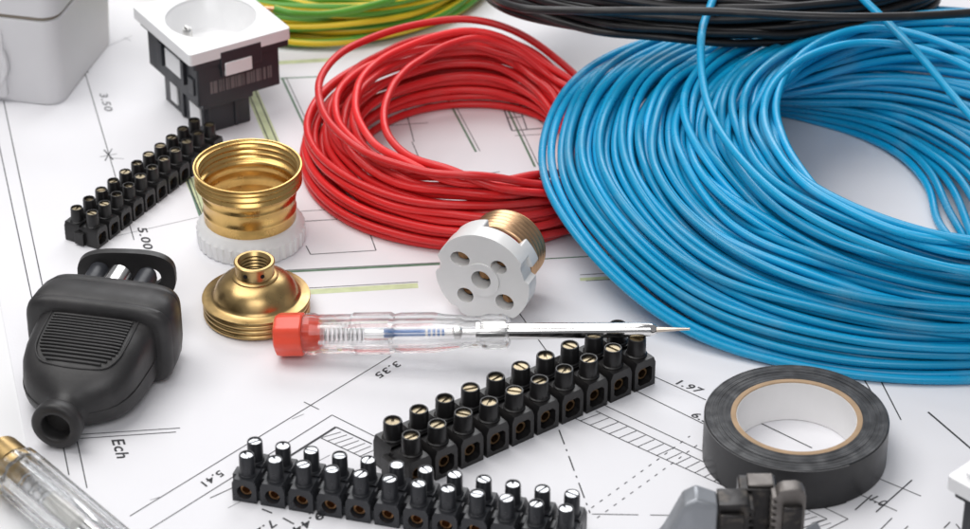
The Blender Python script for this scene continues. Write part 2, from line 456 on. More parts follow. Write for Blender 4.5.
def lowpass(a, m):
    F = np.fft.rfft(a, axis=1); F[:, m:] = 0
    return np.fft.irfft(F, n=K, axis=1)
def relax(Rr, Zz, rad, iters=70, floor=None, m=14, last=True, wt=None):
    Rr = np.array(Rr); Zz = np.array(Zz); R0, Z0 = Rr.copy(), Zz.copy(); n = len(Rr)
    eye = np.eye(n, dtype=bool)[:, :, None]
    for it in range(iters):
        dr = Rr[:, None]-Rr[None]; dz = Zz[:, None]-Zz[None]
        d = np.sqrt(dr*dr+dz*dz)+1e-4
        ov = np.where((d < 2*rad) & ~eye, (2*rad-d)*0.30/d, 0.0)
        if wt is not None: ov = ov*wt
        Rr = Rr+np.clip((dr*ov).sum(1), -1.5, 1.5); Zz = Zz+np.clip((dz*ov).sum(1), -1.5, 1.5)
        fl = rad if floor is None else floor(Rr)
        Zz = np.maximum(Zz, fl)
        if it < iters-1 or not last:
            Rr = R0+lowpass(Rr-R0, m); Zz = Z0+lowpass(Zz-Z0, m)
    return Rr, np.maximum(Zz, rad*0.96)
def build_coil(root, C, Rr, Zz, rad, mats, name='wire_loop', twist=0.0, side_mi=None, nside=10):
    ox, oy = root.location.x/MM, root.location.y/MM
    for r, z in zip(Rr, Zz):
        pts = np.stack([C[0]+r*np.cos(TH)-ox, C[1]+r*np.sin(TH)-oy, z], 1)
        obj(name, MB().tube([tuple(p) for p in pts], rad, nside, True, twist=twist, side_mi=side_mi), mats, root, angle=80)

# red coil
def eight(v):                                           # right, back, left, front -> eight values, low where the blue coil lies on it
    r, b, l, f = v
    return [r, r+0.36*(b-r), b, (b+l)/2, l, (l+f)/2, f, r+0.22*(f-r)]
RC = (0.0, 78.0); rr = 1.8
Rl, Zl = [], []
inner = np.array([40, 50, 57, 63.0]); outer = np.array([53, 72, 76, 69.0])
for lev in range(9):
    for q in range(3):
        if lev > 6 and q == 2: continue
        f = (q+0.25*(lev % 2))/2.25
        base = inner*(1-f)+outer*f
        base = base*(1-0.004*lev)+rng.normal(0, 1.0, 4)
        base[0] -= 3*(lev > 3)
        zz = 2.0+3.6*lev*np.array([0.32, 1.0, 0.92, 0.80])+rng.normal(0, 0.8, 4)
        Rl.append(ring_interp(base)+wobble(0.8)); Zl.append(np.maximum(ring_interp(eight(zz))+wobble(0.5), rr))
for base, zz in (((52, 40, 39, 68), (11, 38, 36, 31)), ((54, 48, 52, 66), (11, 38, 37, 30)), ((55, 60, 69, 66), (12, 37, 38, 32)), ((50, 44, 61, 60), (9, 33, 33, 24))):
    Rl.append(ring_interp(base)+wobble(0.5)); Zl.append(ring_interp(eight(zz)))
hid = np.abs((TH+PI) % (2*PI)-PI)                        # no room to spread under the blue coil
Rl, Zl = relax(Rl, Zl, rr, wt=np.clip((hid-R(28))/R(35), 0, 1))
red = thing('wire_coil', 'coil of red insulated wire partly under the blue coil', 'wire coil', (RC[0], RC[1], 0), group='coils of insulated wire')
build_coil(red, RC, Rl, Zl, rr*0.90, 'red')
red_pts = np.stack([RC[0]+Rl*np.cos(TH), RC[1]+Rl*np.sin(TH), Zl], -1).reshape(-1, 3)

# blue coil
BC = (150.0, 30.0); rb = 1.95
Rl, Zl = [], []
polC = ring_interp([32, 43, 79, 118, 104, 104, 94, 52])
cB = circle_polar(BC, (200, 30), 90)
def ab(t): return circle_polar(BC, (170+30*t, 59-29*t), 135-45*t)
# lowest turn: rests on the red coil at the left, on the paper in front
edge = [(725, 24, 26), (648, 41, 27), (598, 62, 29), (566, 92, 30), (551, 122, 30), (547, 150, 30), (552, 185, 29), (573, 225, 26), (606, 265, 19), (652, 303, 11), (712, 335, 5), (790, 360, 2.2), (870, 371, 2), (930, 374, 2)]
ea, er, ez = [], [], []
for q in edge:
    p = P(*q); ea.append(math.degrees(math.atan2(p.y-BC[1], p.x-BC[0])) % 360); er.append(math.hypot(p.x-BC[0], p.y-BC[1])-2.8); ez.append(p.z)
c0 = ab(0.0)
for dg, zz in ((300, 2), (330, 2), (0.01, 3), (30, 5), (60, 10), (85, 18)):
    ea.append(dg); er.append(min(146.0, float(np.interp(R(dg), TH, c0)))); ez.append(zz)
o_ = np.argsort(ea); ea = np.array(ea)[o_]; er = np.array(er)[o_]; ez = np.array(ez)[o_]
r_low = np.interp(np.degrees(TH), ea, er, period=360); z_low = np.interp(np.degrees(TH), ea, ez, period=360)
r_low = lowpass(r_low[None], 9)[0]; z_low = np.maximum(lowpass(z_low[None], 9)[0], 2.0)
def add_turn(t, dr, z0, j=0.8):
    l = (z_low-2.0)*(1-0.62*t)
    Rl.append(ab(t)+(r_low-c0)*(1-t)**1.3+dr); Zl.append(np.maximum(l+z0*(1-l/58)+wobble(j), rb))
for i in range(33):                                     # the outer skin of the heap
    t = i/32.0
    jt = min(1, max(0, t+rng.normal(0, 0.010)))
    z0 = 2.5+43*t**0.85
    zz = ring_interp([z0*0.8, z0*0.9, z0*0.95, z0, z0, z0, z0*0.95, z0*0.85])
    add_turn(jt, wobble(0.9, 3), zz, 0.45)
for i in range(17):                                     # the layer beneath it
    t = 0.08+0.85*i/16.0
    z0 = max(2.5, 43*t**0.85-6.5)
    add_turn(t, -2.5+wobble(1.2, 3), z0*0.9, 0.6)
for t, ph, amp in ((0.30, 200, 7), (0.48, 265, 8), (0.62, 250, -8), (0.78, 300, 8), (0.93, 230, 6)):   # turns that cross the others
    add_turn(t, amp*np.cos(TH-R(ph)), 2.5+43*t**0.85+3.0, 0.4)
for i in range(25):                                     # inner wall, fanning out to the right
    s_ = (i+0.3)/24.6
    z0 = 40*(1-s_)**0.9+2.5
    Rl.append(cB*(1-s_)+polC*s_+wobble(1.4, 4)); Zl.append(np.maximum(z0+wobble(0.8), rb))
Rl.append(r_low+2.2+2.4*np.cos(TH-R(245))); Zl.append(np.maximum(z_low*0.97, rb))      # stray lowest turn
Rl.append(circle_polar(BC, (206, 27), 95)+wobble(1.0)); Zl.append(np.full(K, 48.0)+wobble(1.0))
Rl, Zl = relax(Rl, Zl, rb, iters=30, m=7, last=False)
blue = thing('wire_coil', 'big coil of blue insulated wire, largest of the coils', 'wire coil', (BC[0], BC[1], 0), group='coils of insulated wire')
build_coil(blue, BC, Rl, Zl, rb*0.87, 'blue')
def tail(root, ctrl, rad, mt, n=110):
    o = Vector((root.location.x/MM, root.location.y/MM, 0))
    pts = [p-o for p in spline([P(*c) for c in ctrl], n)]
    return obj('loose_strand', MB().tube(pts, rad, 10), mt, root, angle=80)
tail(blue, [(820, -200, 3), (775, -185, 12), (752, -140, 36), (736, -80, 58), (722, -30, 66), (712, 2, 68), (702, 32, 66), (702, 75, 60), (712, 115, 56), (735, 152, 55), (772, 190, 54), (820, 222, 53), (880, 248, 51), (950, 268, 49), (1020, 278, 46)], rb*0.87, 'blue')
tail(blue, [(730, -215, 3), (765, -195, 14), (795, -140, 36), (818, -80, 58), (838, -30, 66), (862, -2, 67), (893, 28, 62), (925, 62, 56), (955, 98, 52), (985, 132, 49), (1020, 165, 46)], rb*0.87, 'blue')
tail(blue, [(1030, 262, 44), (950, 252, 46), (880, 230, 47), (830, 202, 48), (800, 168, 49), (783, 138, 50), (776, 105, 51), (788, 70, 52), (815, 45, 53), (855, 30, 54), (900, 31, 54), (960, 50, 53), (1015, 80, 51)], rb*0.87, 'blue')

tail(blue, [(1030, 108, 50), (965, 66, 52), (905, 46, 53), (850, 44, 53), (805, 58, 53), (775, 82, 53), (764, 110, 53), (772, 142, 53), (800, 180, 52), (842, 207, 51), (900, 232, 50), (960, 242, 49), (1020, 240, 48)], rb*0.87, 'blue')
# black coil lying on the two others
KC = (97.0, 157.0); rk = 1.75
Rl, Zl = [], []
for lev in range(5):
    for q in range(3):
        a, b = 99-3*q+rng.normal(0, 1.8), 60-5.0*q+rng.normal(0, 1.5)
        r = circle_polar(KC, (97, 157), a, b)+wobble(1.6)
        y = KC[1]+r*np.sin(TH)
        slope = np.interp(y, [97, 150, 217], [49.0, 44.0, 24.0])
        Rl.append(r); Zl.append(slope+lev*3.8+wobble(1.3))
Rl, Zl = relax(Rl, Zl, rk*1.04)
blk = thing('wire_coil', 'flattened coil of black insulated wire lying across the red and blue coils', 'wire coil', (KC[0], KC[1], 0), group='coils of insulated wire')
build_coil(blk, KC, Rl, Zl, rk, 'black')

tail(blk, [(640, -60, 40), (560, -48, 46), (505, -28, 54), (492, -6, 62), (520, 8, 68), (580, 11, 71), (645, 11, 73), (720, 12, 75), (800, 16, 75), (880, 17, 74), (970, 13, 70), (1060, 2, 58), (1120, -30, 40)], rk, 'black')
# yellow and green coil
YC = (-75.0, 265.0); ry_ = 1.8
Rl, Zl = [], []
for lev in range(5):
    for q in range(4):
        Rl.append(circle_polar(YC, (-75+rng.normal(0, 3), 265+rng.normal(0, 1.5)), 77-4.0*q+rng.normal(0, 1))+wobble(1.2))
        Zl.append(np.maximum(2.0+3.7*lev+wobble(1.0), ry_))
Rl, Zl = relax(Rl, Zl, ry_)
ylw = thing('wire_coil', 'coil of yellow and green striped earth wire behind the white socket', 'wire coil', (YC[0], YC[1], 0), group='coils of insulated wire')
for i, (r, z) in enumerate(zip(Rl, Zl)):
    pts = np.stack([r*np.cos(TH), r*np.sin(TH), z], 1)
    off = rng.integers(0, 12)
    obj('wire_loop', MB().tube([tuple(p) for p in pts], ry_, 12, True, twist=2*PI*rng.integers(1, 3)/K, side_mi=lambda k, off=off: 1 if (k+off) % 6 < 3 else 0), ['yel', 'grn'], ylw, angle=80)
e0 = P(274, 9, 26)
o_ = Vector((YC[0], YC[1], 0))
pe = [p-o_ for p in spline([e0, P(296, 14, 24), P(330, 14, 20), P(370, 6, 20), P(410, -6, 18)], 30)]
obj('loose_strand', MB().tube(pe, ry_, 12, side_mi=lambda k: 1 if k % 12 < 5 else 0), ['yel', 'grn'], ylw, angle=80)
obj('bare_end', MB().tube([pe[0]+Vector((-4, 0.3, 0.2)), pe[0]], 0.9, 10), 'copper', ylw)

# ------------------------------------------------------------------ terminal strips
def slot_screw(r, h=1.2, sw=0.22):
    mb = MB(); n = 10
    mb.lathe([(r, -h), (r, -0.35*h)], 20, cap0=True, cap1=True)
    for sgn in (1, -1):
        a0 = math.asin(sw)
        pts = [(r*0.97*math.cos(a0+(PI-2*a0)*k/n), sgn*r*0.97*math.sin(a0+(PI-2*a0)*k/n)) for k in range(n+1)]
        if sgn < 0: pts = pts[::-1]
        mb.prism(pts, [], -0.36*h, 0.0)
    return mb
def pocket_block(w_, L_, h, pw, pz0, pz1, pd, round_p=False):
    """block along y with a wire opening in each end"""
    mb = MB()
    for sgn in (-1, 1):
        out = [(-w_/2, 0), (w_/2, 0), (w_/2, h*0.80), (w_/2*0.80, h), (-w_/2*0.80, h), (-w_/2, h*0.80)]
        if round_p: hole = circle(pw/2, 14, 0, (pz0+pz1)/2, 0, (pz1-pz0)/2)
        else:
            c = 0.18*pw
            hole = [(-pw/2, pz0+c), (-pw/2+c, pz0), (pw/2-c, pz0), (pw/2, pz0+c), (pw/2, pz1-c), (pw/2-c, pz1), (-pw/2+c, pz1), (-pw/2, pz1-c)]
        T = Matrix(((1, 0, 0, 0), (0, 0, sgn, 0), (0, 1, 0, 0), (0, 0, 0, 1)))
        mb.prism(out, [hole], L_-pd, L_, 0, T, cap0=False)
        mb.prism(hole, [], L_-pd, L_-pd+0.01, 0, T, cap0=False)
        mb.prism(out, [], 0.9, L_-pd, 0, T, cap0=False, cap1=False)
    mb.box(-w_/2*0.96, w_/2*0.96, -1.2, 1.2, 0.3, h*0.9)
    return mb
def terminal_strip(label, n, pitch, row, L_, h, H, tr, A, B, mh, ms, round_p, zrow, lead=0.0, group='terminal strips'):
    """A, B: pixels of the first and last front screw tops at height zrow"""
    a, b = P(A[0], A[1], zrow), P(B[0], B[1], zrow)
    d = b-a; ang = math.atan2(d.y, d.x); pitch = d.length/(n-1)
    nrm = Vector((-math.sin(ang), math.cos(ang), 0))
    base = a+nrm*(row/2); base.z = 0.15
    t = thing('terminal_strip', label, 'terminal strip', base, ang, group)
    wd = pitch*0.86
    hb = pocket_block(wd, L_, h, wd*(0.62 if round_p else 0.68), h*0.14, h*0.74, 5.0, round_p)
    for sy in (-1, 1):
        T = Matrix.Translation((0, sy*row/2, 0))
        hb.lathe([(tr*1.16, h*0.86), (tr*1.16, h*1.04), (tr*1.03, h*1.07), (tr*0.98, H-0.4), (tr*0.92, H), (tr*0.80, H), (tr*0.77, H-0.3), (tr*0.77, H-2.6)], 22, 0, T, cap1=True)
        hb.box(-tr*0.35, tr*0.35, sy*row/2-tr*1.0, sy*row/2+tr*1.0, h*0.9, h+ (H-h)*0.25, 0)
    hm = hb.mesh('housing', mh)
    sm = slot_screw(tr*0.77, 1.3).mesh('screw', ms)
    tube = MB().lathe([(wd*0.24, 0), (wd*0.24, 3.0), (wd*0.17, 3.0), (wd*0.17, 0.0)], 16, closed=True)
    tube.lathe([(wd*0.20, 0.4), (0.01, 0.4)], 16)
    tm = tube.mesh('clamp_sleeve', 'sleeve' if round_p else 'sleeve_shaded')
    for i in range(n):
        x = i*pitch
        hs = obj('housing', hm, None, t, bevel=0.28, seg=2, loc=(x, 0, 0))
        for sy in (-1, 1):
            s_ = obj('screw', sm, None, hs)
            s_.location = Vector((0, sy*row/2, H-rng.uniform(*((0.1, 0.5) if round_p else (0.4, 1.2)))))*MM
            s_.rotation_euler = (0, 0, rng.uniform(0, PI))
            c = obj('clamp_sleeve', tm, None, hs)
            c.location = Vector((rng.uniform(-.15, .15), sy*(L_-4.9), h*0.44))*MM
            c.rotation_euler = (-sy*PI/2, 0, 0)
    spine = MB()
    for i in range(n-1):
        x = (i+0.5)*pitch
        spine.box(x-pitch*0.1, x+pitch*0.1, -row*0.28, row*0.28, 0.6, h*0.72)
        spine.box(x-pitch*0.09, x+pitch*0.09, -L_*0.80, -L_*0.62, 0.5, h*0.40)
        spine.box(x-pitch*0.09, x+pitch*0.09, L_*0.62, L_*0.80, 0.5, h*0.40)
    spine.box(-pitch*0.62, -pitch*0.40, -row*0.28, row*0.28, 0.6, h*0.72)
    obj('spine', spine, mh, t, bevel=0.2)
    return t
terminal_strip('long black terminal strip with brass screws under the tester blade', 10, 12.1, 11.0, 10.8, 12.2, 19.6, 3.45,
               (411, 435), (637, 337.5), 'black_pa', 'screw_brass', False, 19.6)
terminal_strip('smoky grey terminal strip with shiny silver screws nearest the camera', 12, 10.5, 8.4, 8.4, 9.3, 17.5, 2.75,
               (246.5, 454.5), (566, 508), 'smoke_pe', 'screw_zinc', True, 17.5)
terminal_strip('small black terminal strip in front of the white socket', 11, 8.6, 7.6, 8.0, 8.2, 14.2, 2.55,
               (92, 212), (209, 124), 'black_pa', 'screw_brass', False, 14.5)

# ------------------------------------------------------------------ tape roll
tp = P(796.7, 416, 16.5)
t = thing('tape_roll', 'roll of black electrical tape with white inside lying flat', 'tape roll', (tp.x, tp.y, 0.15))
HT, RO, RI = 16.4, 32.6, 23.2
prof = [(RO-0.35, 0), (RO, 0.35)]
prof += [(RO, HT-0.35), (RO-0.35, HT)]
tape = MB().lathe([(RI, 0), (RO-0.35, 0), (RO, 0.35), (RO, HT-0.4), (RO-0.4, HT-0.02)], 128)
obj('tape_winding', tape, 'tape', t)
ep = []
nr = 26
for i in range(nr):
    r0 = RO-0.4-(RO-0.4-RI)*i/nr
    zt = HT-0.02-0.10*abs(math.sin(i*1.7))-0.12*(i % 5 == 2)
    ep += [(r0, zt), (r0-(RO-RI)/nr*0.75, zt)]
ep.append((RI, HT-0.1))
obj('wound_edge', MB().lathe(ep, 128, rmod=None), 'tape_edge', t, angle=20)
obj('core', MB().lathe([(RI-0.02, 0.1), (RI-0.02, HT-0.05), (RI-0.3, HT+0.05), (21.4, HT+0.05), (21.25, HT-0.1), (21.25, 0.1)], 128, closed=True), 'card', t)
obj('core_liner', MB().lathe([(21.22, 0.1), (21.22, HT-0.4), (21.0, HT-0.4), (21.0, 0.1)], 128, closed=True), 'liner', t)
a0, a1 = R(-175), R(-62)
arc = [((RO+0.05)*math.cos(a0+(a1-a0)*k/40), (RO+0.05)*math.sin(a0+(a1-a0)*k/40)) for k in range(41)]
arc += [((RO+0.32)*math.cos(a1+(a0-a1)*k/40), (RO+0.32)*math.sin(a1+(a0-a1)*k/40)) for k in range(41)]
obj('tape_end', MB().prism(arc, [], 0.15, HT-0.2), 'tape', t)

# ------------------------------------------------------------------ brass lamp holder ring on a white collar
c = P(251.5, 239)
t = thing('lamp_holder', 'tall polished brass lamp holder shell standing on a white ribbed collar', 'lamp holder', (c.x, c.y, 0.15))
def ribs(a, r, z): return 1+0.012*(1 if math.sin(a*36) > 0 else -1) if r > 21 and z < 8 else 1
obj('collar', MB().lathe([(16.6, 0.0), (20.9, 0), (21.4, 0.5), (21.6, 6.8), (21.0, 7.6), (20.0, 9.6), (19.0, 10.4), (17.9, 10.6), (17.9, 3.0), (16.6, 2.2)], 216, closed=True, rmod=ribs), 'white_ring', t, angle=30)
pr = [(17.4, 3.2), (17.5, 14.0), (17.75, 14.5), (17.75, 15.3), (17.5, 15.8), (17.6, 20.4), (17.9, 20.8), (17.9, 21.4), (17.6, 21.8), (17.7, 24.6), (18.6, 25.4)]
z = 25.6
for i in range(3):
    pr += [(19.3, z), (20.0, z+0.6), (20.3, z+1.2), (20.0, z+1.8), (19.4, z+2.3)]
    z += 2.5
pr += [(20.2, z), (20.6, z+0.5), (20.5, z+0.9), (20.1, z+0.8)]
inn = [(max(r-0.7, 16.4), zz) for r, zz in pr[:-1]][::-1]
obj('brass_shell', MB().lathe([(r*1.05, q) for r, q in pr+inn], 96, closed=True), 'brass', t, angle=50)
obj('inner_floor', MB().lathe([(17.0, 9.6), (17.0, 10.4), (6.0, 10.4), (6.0, 9.6)], 64, closed=True), 'white_ring', t)

# ------------------------------------------------------------------ brass cap
c = P(257, 313)
t = thing('lamp_holder', 'domed aged brass lamp holder cap with threaded neck lying beside the red tester end', 'lamp holder', (c.x, c.y, 0.15))
pr = [(19.2, 0)]
z = 0.2
for i in range(3):
    pr += [(19.7, z), (20.3, z+0.5), (20.5, z+1.1), (20.3, z+1.7), (19.6, z+2.1)]
    z += 2.25
pr += [(20.4, z+0.1), (20.8, z+0.6), (20.6, z+1.1), (19.6, z+1.3), (17.6, z+1.5), (16.6, z+2.0), (16.1, z+3.2), (15.2, z+5.2), (13.6, z+7.2), (11.6, z+8.7), (9.6, z+9.6), (8.8, z+9.9)]
zt = z+9.9
inn = [(r-0.7, zz-0.5 if i > 10 else zz) for i, (r, zz) in enumerate(pr)][::-1]
dome = obj('dome', MB().lathe(pr+inn, 96, closed=True), 'brass_dull', t, angle=45)
nk = [(8.9, zt-0.5), (8.9, zt+0.5), (8.4, zt+0.9), (7.5, zt+1.1), (7.3, zt+1.5), (7.3, zt+5.4), (7.8, zt+5.8), (7.8, zt+6.4), (7.4, zt+6.7), (6.4, zt+6.7)]
zz = zt+6.2
for i in range(5):
    nk += [(5.9, zz-0.2), (5.4, zz-0.75), (5.9, zz-1.3)]; zz -= 1.5
nk += [(5.8, zt-0.5)]
neck = obj('neck', MB().lathe(nk, 64, closed=True), 'brass_dull', t, angle=30)
for a in (-115, -62):
    T = Matrix.Rotation(R(a), 4, 'Z') @ Matrix.Translation((7.28, 0, zt+3.6)) @ Matrix.Rotation(PI/2, 4, 'Y')
    obj('grub_hole', MB().lathe([(0.85, -0.3), (0.85, 0.12), (0.55, 0.12)], 14, 0, T, cap1=True), 'dark', neck)
obj('neck_bore', MB().lathe([(5.7, zt-0.4), (5.7, zt-0.2)], 32, cap0=True, cap1=True), 'dark', neck)

# ------------------------------------------------------------------ porcelain lamp socket insert
az, tilt = R(23), R(-1)
back = Vector((math.sin(az)*math.cos(tilt), math.cos(az)*math.cos(tilt), -math.sin(tilt)))
right = Vector((math.cos(az), -math.sin(az), 0)); upv = right.cross(back)
RD = 19.3
fc = P(482, 280, 19.3)
lowest = RD*upv.z
T0 = Matrix((( right.x, upv.x, -back.x, fc.x), (right.y, upv.y, -back.y, fc.y), (right.z, upv.z, -back.z, lowest+0.25), (0, 0, 0, 1)))
t = thing('lamp_socket_insert', 'white porcelain lamp socket insert with five screw holes and bronze thread ring', 'lamp socket', (0, 0, 0), matrix=T0)
outl = []
for k in range(96):
    a = 2*PI*k/96; r = RD
    dg = math.degrees(a) % 360
    for (cc, hw, dp) in ((172, 9, 2.0), (20, 12, 1.7), (300, 10, 1.5), (235, 6, 1.0)):
        dd = abs((dg-cc+180) % 360-180)
        if dd < hw: r -= dp*min(1, (hw-dd)/3.0)
    outl.append((r*math.cos(a), r*math.sin(a)))
hp = [(-9.0, 7.0, 4.0, 3.2), (6.8, 7.0, 3.3, 3.0), (-7.0, -8.9, 3.4, 3.3), (9.2, -8.0, 3.8, 3.5)]
holes = [circle(r1, 18, x, y, 0, r2) for x, y, r1, r2 in hp]
pd = MB().prism(outl, holes+[circle(7.2, 28)], -7.0, 0.0, cap0=True)
pd.prism(circle(7.2, 28), [circle(4.0, 24, -0.2, 0)], -7.0, 0.7)
body = obj('porcelain_body', pd, 'ceramic', t, bevel=0.9, seg=3)
for (a0, a1) in ((98, 140), (18, 48), (250, 290)):
    n = 10
    arc = [(19.0*math.cos(R(a0+(a1-a0)*k/n)), 19.0*math.sin(R(a0+(a1-a0)*k/n))) for k in range(n+1)]
    arc += [(13.8*math.cos(R(a1+(a0-a1)*k/n)), 13.8*math.sin(R(a1+(a0-a1)*k/n))) for k in range(n+1)]
    obj('lug', MB().prism(arc, [], -13.0, -6.5), 'ceramic', t, bevel=0.6)
obj('back_plate', MB().prism(circle(8.0, 32), [], -9.5, -7.05), 'ceramic', t)
scm = slot_screw(2.5, 1.6).mesh('screw', 'sleeve')  # darker brass, the shade of the holes is put into the screw colour
for x, y, r1, r2 in hp+[(-0.2, 0, 3.6, 3.6)]:
    s_ = obj('screw', scm, None, t); s_.location = Vector((x, y, -4.4))*MM; s_.rotation_euler = (0.3, 0.2, rng.uniform(0, PI))
    obj('well_shade', MB().lathe([(r2*0.98, -6.9), (r2*0.98, -5.2)], 16, 0, Matrix.Translation((x, y, 0)), cap0=True, cap1=True), 'dark', t)  # dark disc painting the shade at the bottom of each hole
th = []
z = -14.5
while z > -28.0:
    th += [(14.3, z), (14.95, z-0.65), (15.1, z-1.1), (14.9, z-1.55), (14.3, z-2.1)]; z -= 2.3
th += [(14.6, z)]
th += [(r-0.55, zz) for r, zz in th][::-1]
obj('thread_ring', MB().lathe(th, 80, closed=True), 'bronze', t, angle=50)
for a in (40, 160, 280):
    T = Matrix.Rotation(R(a), 4, 'Z')
    obj('ring_bracket', MB().box(12.9, 13.6, -2.5, 2.5, -18.0, -6.9, 0, T), 'bronze', t)

# ------------------------------------------------------------------ mains tester with red end
a, b = P(276, 334.5, 8.6), P(690, 329, 23.5)
ax = (b-a).normalized(); LT = (b-a).length
side = Vector((0, 0, 1)).cross(ax).normalized(); upx = ax.cross(side)
T0 = Matrix(((upx.x, side.x, ax.x, a.x), (upx.y, side.y, ax.y, a.y), (upx.z, side.z, ax.z, a.z), (0, 0, 0, 1)))
t = thing('voltage_tester', 'clear screwdriver mains tester with red end cap and bright steel shaft', 'screwdriver', (0, 0, 0), matrix=T0)
def flute(a, r, z): return 1+0.035*math.cos(8*a)
obj('end_cap', MB().lathe([(0.01, 0.0), (6.4, 0.0), (7.6, 0.7), (8.0, 2.0), (8.0, 10.4), (7.5, 11.0), (5.0, 11.0), (4.6, 16.0), (3.4, 17.5), (0.01, 17.5)], 64, rmod=flute), 'red_plastic', t, angle=35)
def facet(a, r, z):
    return 1+0.022*math.cos(6*a)
kx = LT/155.0
hand = [(5.2, 10.6), (7.5, 10.7), (7.9, 12.5), (7.9, 15), (7.3, 16.5), (7.3, 29), (7.9, 30), (7.9, 44), (7.1, 45.5), (7.6, 48), (7.6, 60), (6.8, 64), (6.3, 70), (5.9, 72), (5.9, 78), (6.4, 79.0), (6.6, 80), (6.6, 86), (6.2, 87.5), (5.2, 88.2)]
inn = [(3.4, 88.2), (3.4, 72), (4.1, 70), (4.1, 10.6)]
obj('clear_handle', MB().lathe(hand+inn, 12, closed=True), 'clear', t, angle=25)
sp = []
for k in range(160):
    u = k/159; sp.append((2.6*math.cos(u*2*PI*9), 2.6*math.sin(u*2*PI*9), 17.8+u*16))
obj('contact_spring', MB().tube(sp, 0.35, 6), 'spring', t, angle=80)
obj('neon_lamp', MB().lathe([(0.01, 34), (2.3, 34.2), (2.5, 36), (2.5, 44), (1.2, 46), (0.01, 46.4)], 24), 'clear_b', t)
obj('lamp_electrode', MB().box(-0.4, 0.4, -0.4, 0.4, 34.5, 48), 'steel', t)
obj('resistor', MB().lathe([(0.01, 48), (0.7, 48), (0.8, 49), (0.8, 65), (0.7, 66), (0.01, 66)], 24), 'resistor', t)
obj('blue_band', MB().lathe([(0.95, 41.5), (0.95, 57), (0.85, 57), (0.85, 41.5)], 24, closed=True), 'blue_paint', t)
for k in range(4):
    obj('blue_band', MB().lathe([(0.95, 58+k*1.7), (0.95, 59+k*1.7), (0.85, 59+k*1.7), (0.85, 58+k*1.7)], 24, closed=True), 'blue_paint', t)
obj('contact_pin', MB().lathe([(0.01, 64), (1.0, 64.2), (1.0, 67), (2.4, 68), (2.4, 70), (0.9, 71), (0.9, 78)], 20), 'steel', t)
L1 = 128.5*LT/155
obj('steel_shaft', MB().lathe([(0.01, 76), (3.2, 76.2), (3.25, 88), (3.2, 90), (2.75, LT-20), (2.55, LT-14.6), (2.2, LT-13.4), (1.5, LT-12.2), (0.01, LT-12.0)], 48), 'chrome', t, angle=50)
bl = []
for (zz, w_, th_) in ((LT-14, 1.5, 1.0), (LT-10, 1.3, 0.8), (LT-4, 0.95, 0.42), (LT, 0.75, 0.18)):
    bl.append([(x, y, zz) for x, y in superell(w_*0.6, w_*0.9*th_+0.12, 2.6, 16)])
obj('blade', MB().loft(bl), 'blade_steel', t)

# ------------------------------------------------------------------ second tester, ribbed clear handle, bottom left
a, b = P(16, 470, 10.0), P(98, 540, 10.0)
ax = (b-a).normalized(); side = Vector((0, 0, 1)).cross(ax).normalized(); upx = ax.cross(side)
T0 = Matrix(((upx.x, side.x, ax.x, a.x), (upx.y, side.y, ax.y, a.y), (upx.z, side.z, ax.z, a.z), (0, 0, 0, 1)))
t = thing('voltage_tester', 'clear ribbed tester handle with copper end cut off at the lower left', 'screwdriver', (0, 0, 0), matrix=T0)
obj('end_contact', MB().lathe([(0.01, -11), (7.4, -11), (8.2, -10.2), (8.3, -0.7), (7.2, -0.6), (7.2, 3.5), (6.2, 4.2), (0.01, 4.2)], 48), 'brass_dull', t)
rib = lambda a, r, z: 1+0.045*math.cos(10*a) if r > 6.5 else 1
obj('clear_handle', MB().lathe([(7.4, -0.5), (8.6, 0), (9.3, 1.4), (9.5, 4), (9.5, 66), (8.8, 69), (7.5, 71), (7.0, 78), (3.0, 79), (3.0, 60), (5.2, 56), (5.2, 4.5), (7.3, 4.0)], 80, closed=True, rmod=rib), 'clear_b', t, angle=30)
sp = [(3.2*math.cos(k/9), 3.2*math.sin(k/9), 5+k*0.11) for k in range(180)]
obj('contact_spring', MB().tube(sp, 0.4, 6), 'spring', t, angle=80)
obj('neon_lamp', MB().lathe([(0.01, 25), (3.0, 25.2), (3.2, 27), (3.2, 42), (1.2, 44), (0.01, 44)], 24), 'resistor', t)
obj('steel_shaft', MB().lathe([(0.01, 45), (2.2, 45), (2.2, 120), (1.8, 150), (0.01, 150)], 24), 'chrome', t)

# ------------------------------------------------------------------ black rubber connector
n0, n1 = P(55, 429, 10.0), P(124, 254, 26)
n0.z = n1.z = 0.15
ang = R(-12.5); LP_ = 92.0
t = thing('rubber_connector', 'black rubber cable connector with ribbed grip and empty cable mouth', 'connector', n0, ang)
k_ = LP_/92.0
def sec(v, hw, hh, zc, e=2.6): return [(x, v*k_, z) for x, z in superell(hw, hh, e, 56, 0, zc)][::-1]
bodyS = [(6.0, 6.3, 6.3, 10.0, 2), (10.5, 6.8, 6.7, 10.1, 2), (12.0, 8.2, 7.4, 10.2, 2.1), (13.5, 11.2, 8.2, 10.4, 2.3), (15.5, 14.4, 9.1, 10.8, 2.6), (18.0, 17.2, 10.2, 11.4, 3.0), (21.5, 19.6, 11.4, 12.2, 3.6), (26, 21.2, 12.4, 13.0, 4.3), (32, 22.0, 13.1, 13.6, 4.9), (40, 22.5, 13.6, 14.0, 5.2), (50, 22.8, 14.0, 14.5, 5.4)]
bd = obj('body', MB().loft([sec(v, a_, b_, c_, e) for v, a_, b_, c_, e in bodyS]), 'rubber', t, angle=50)
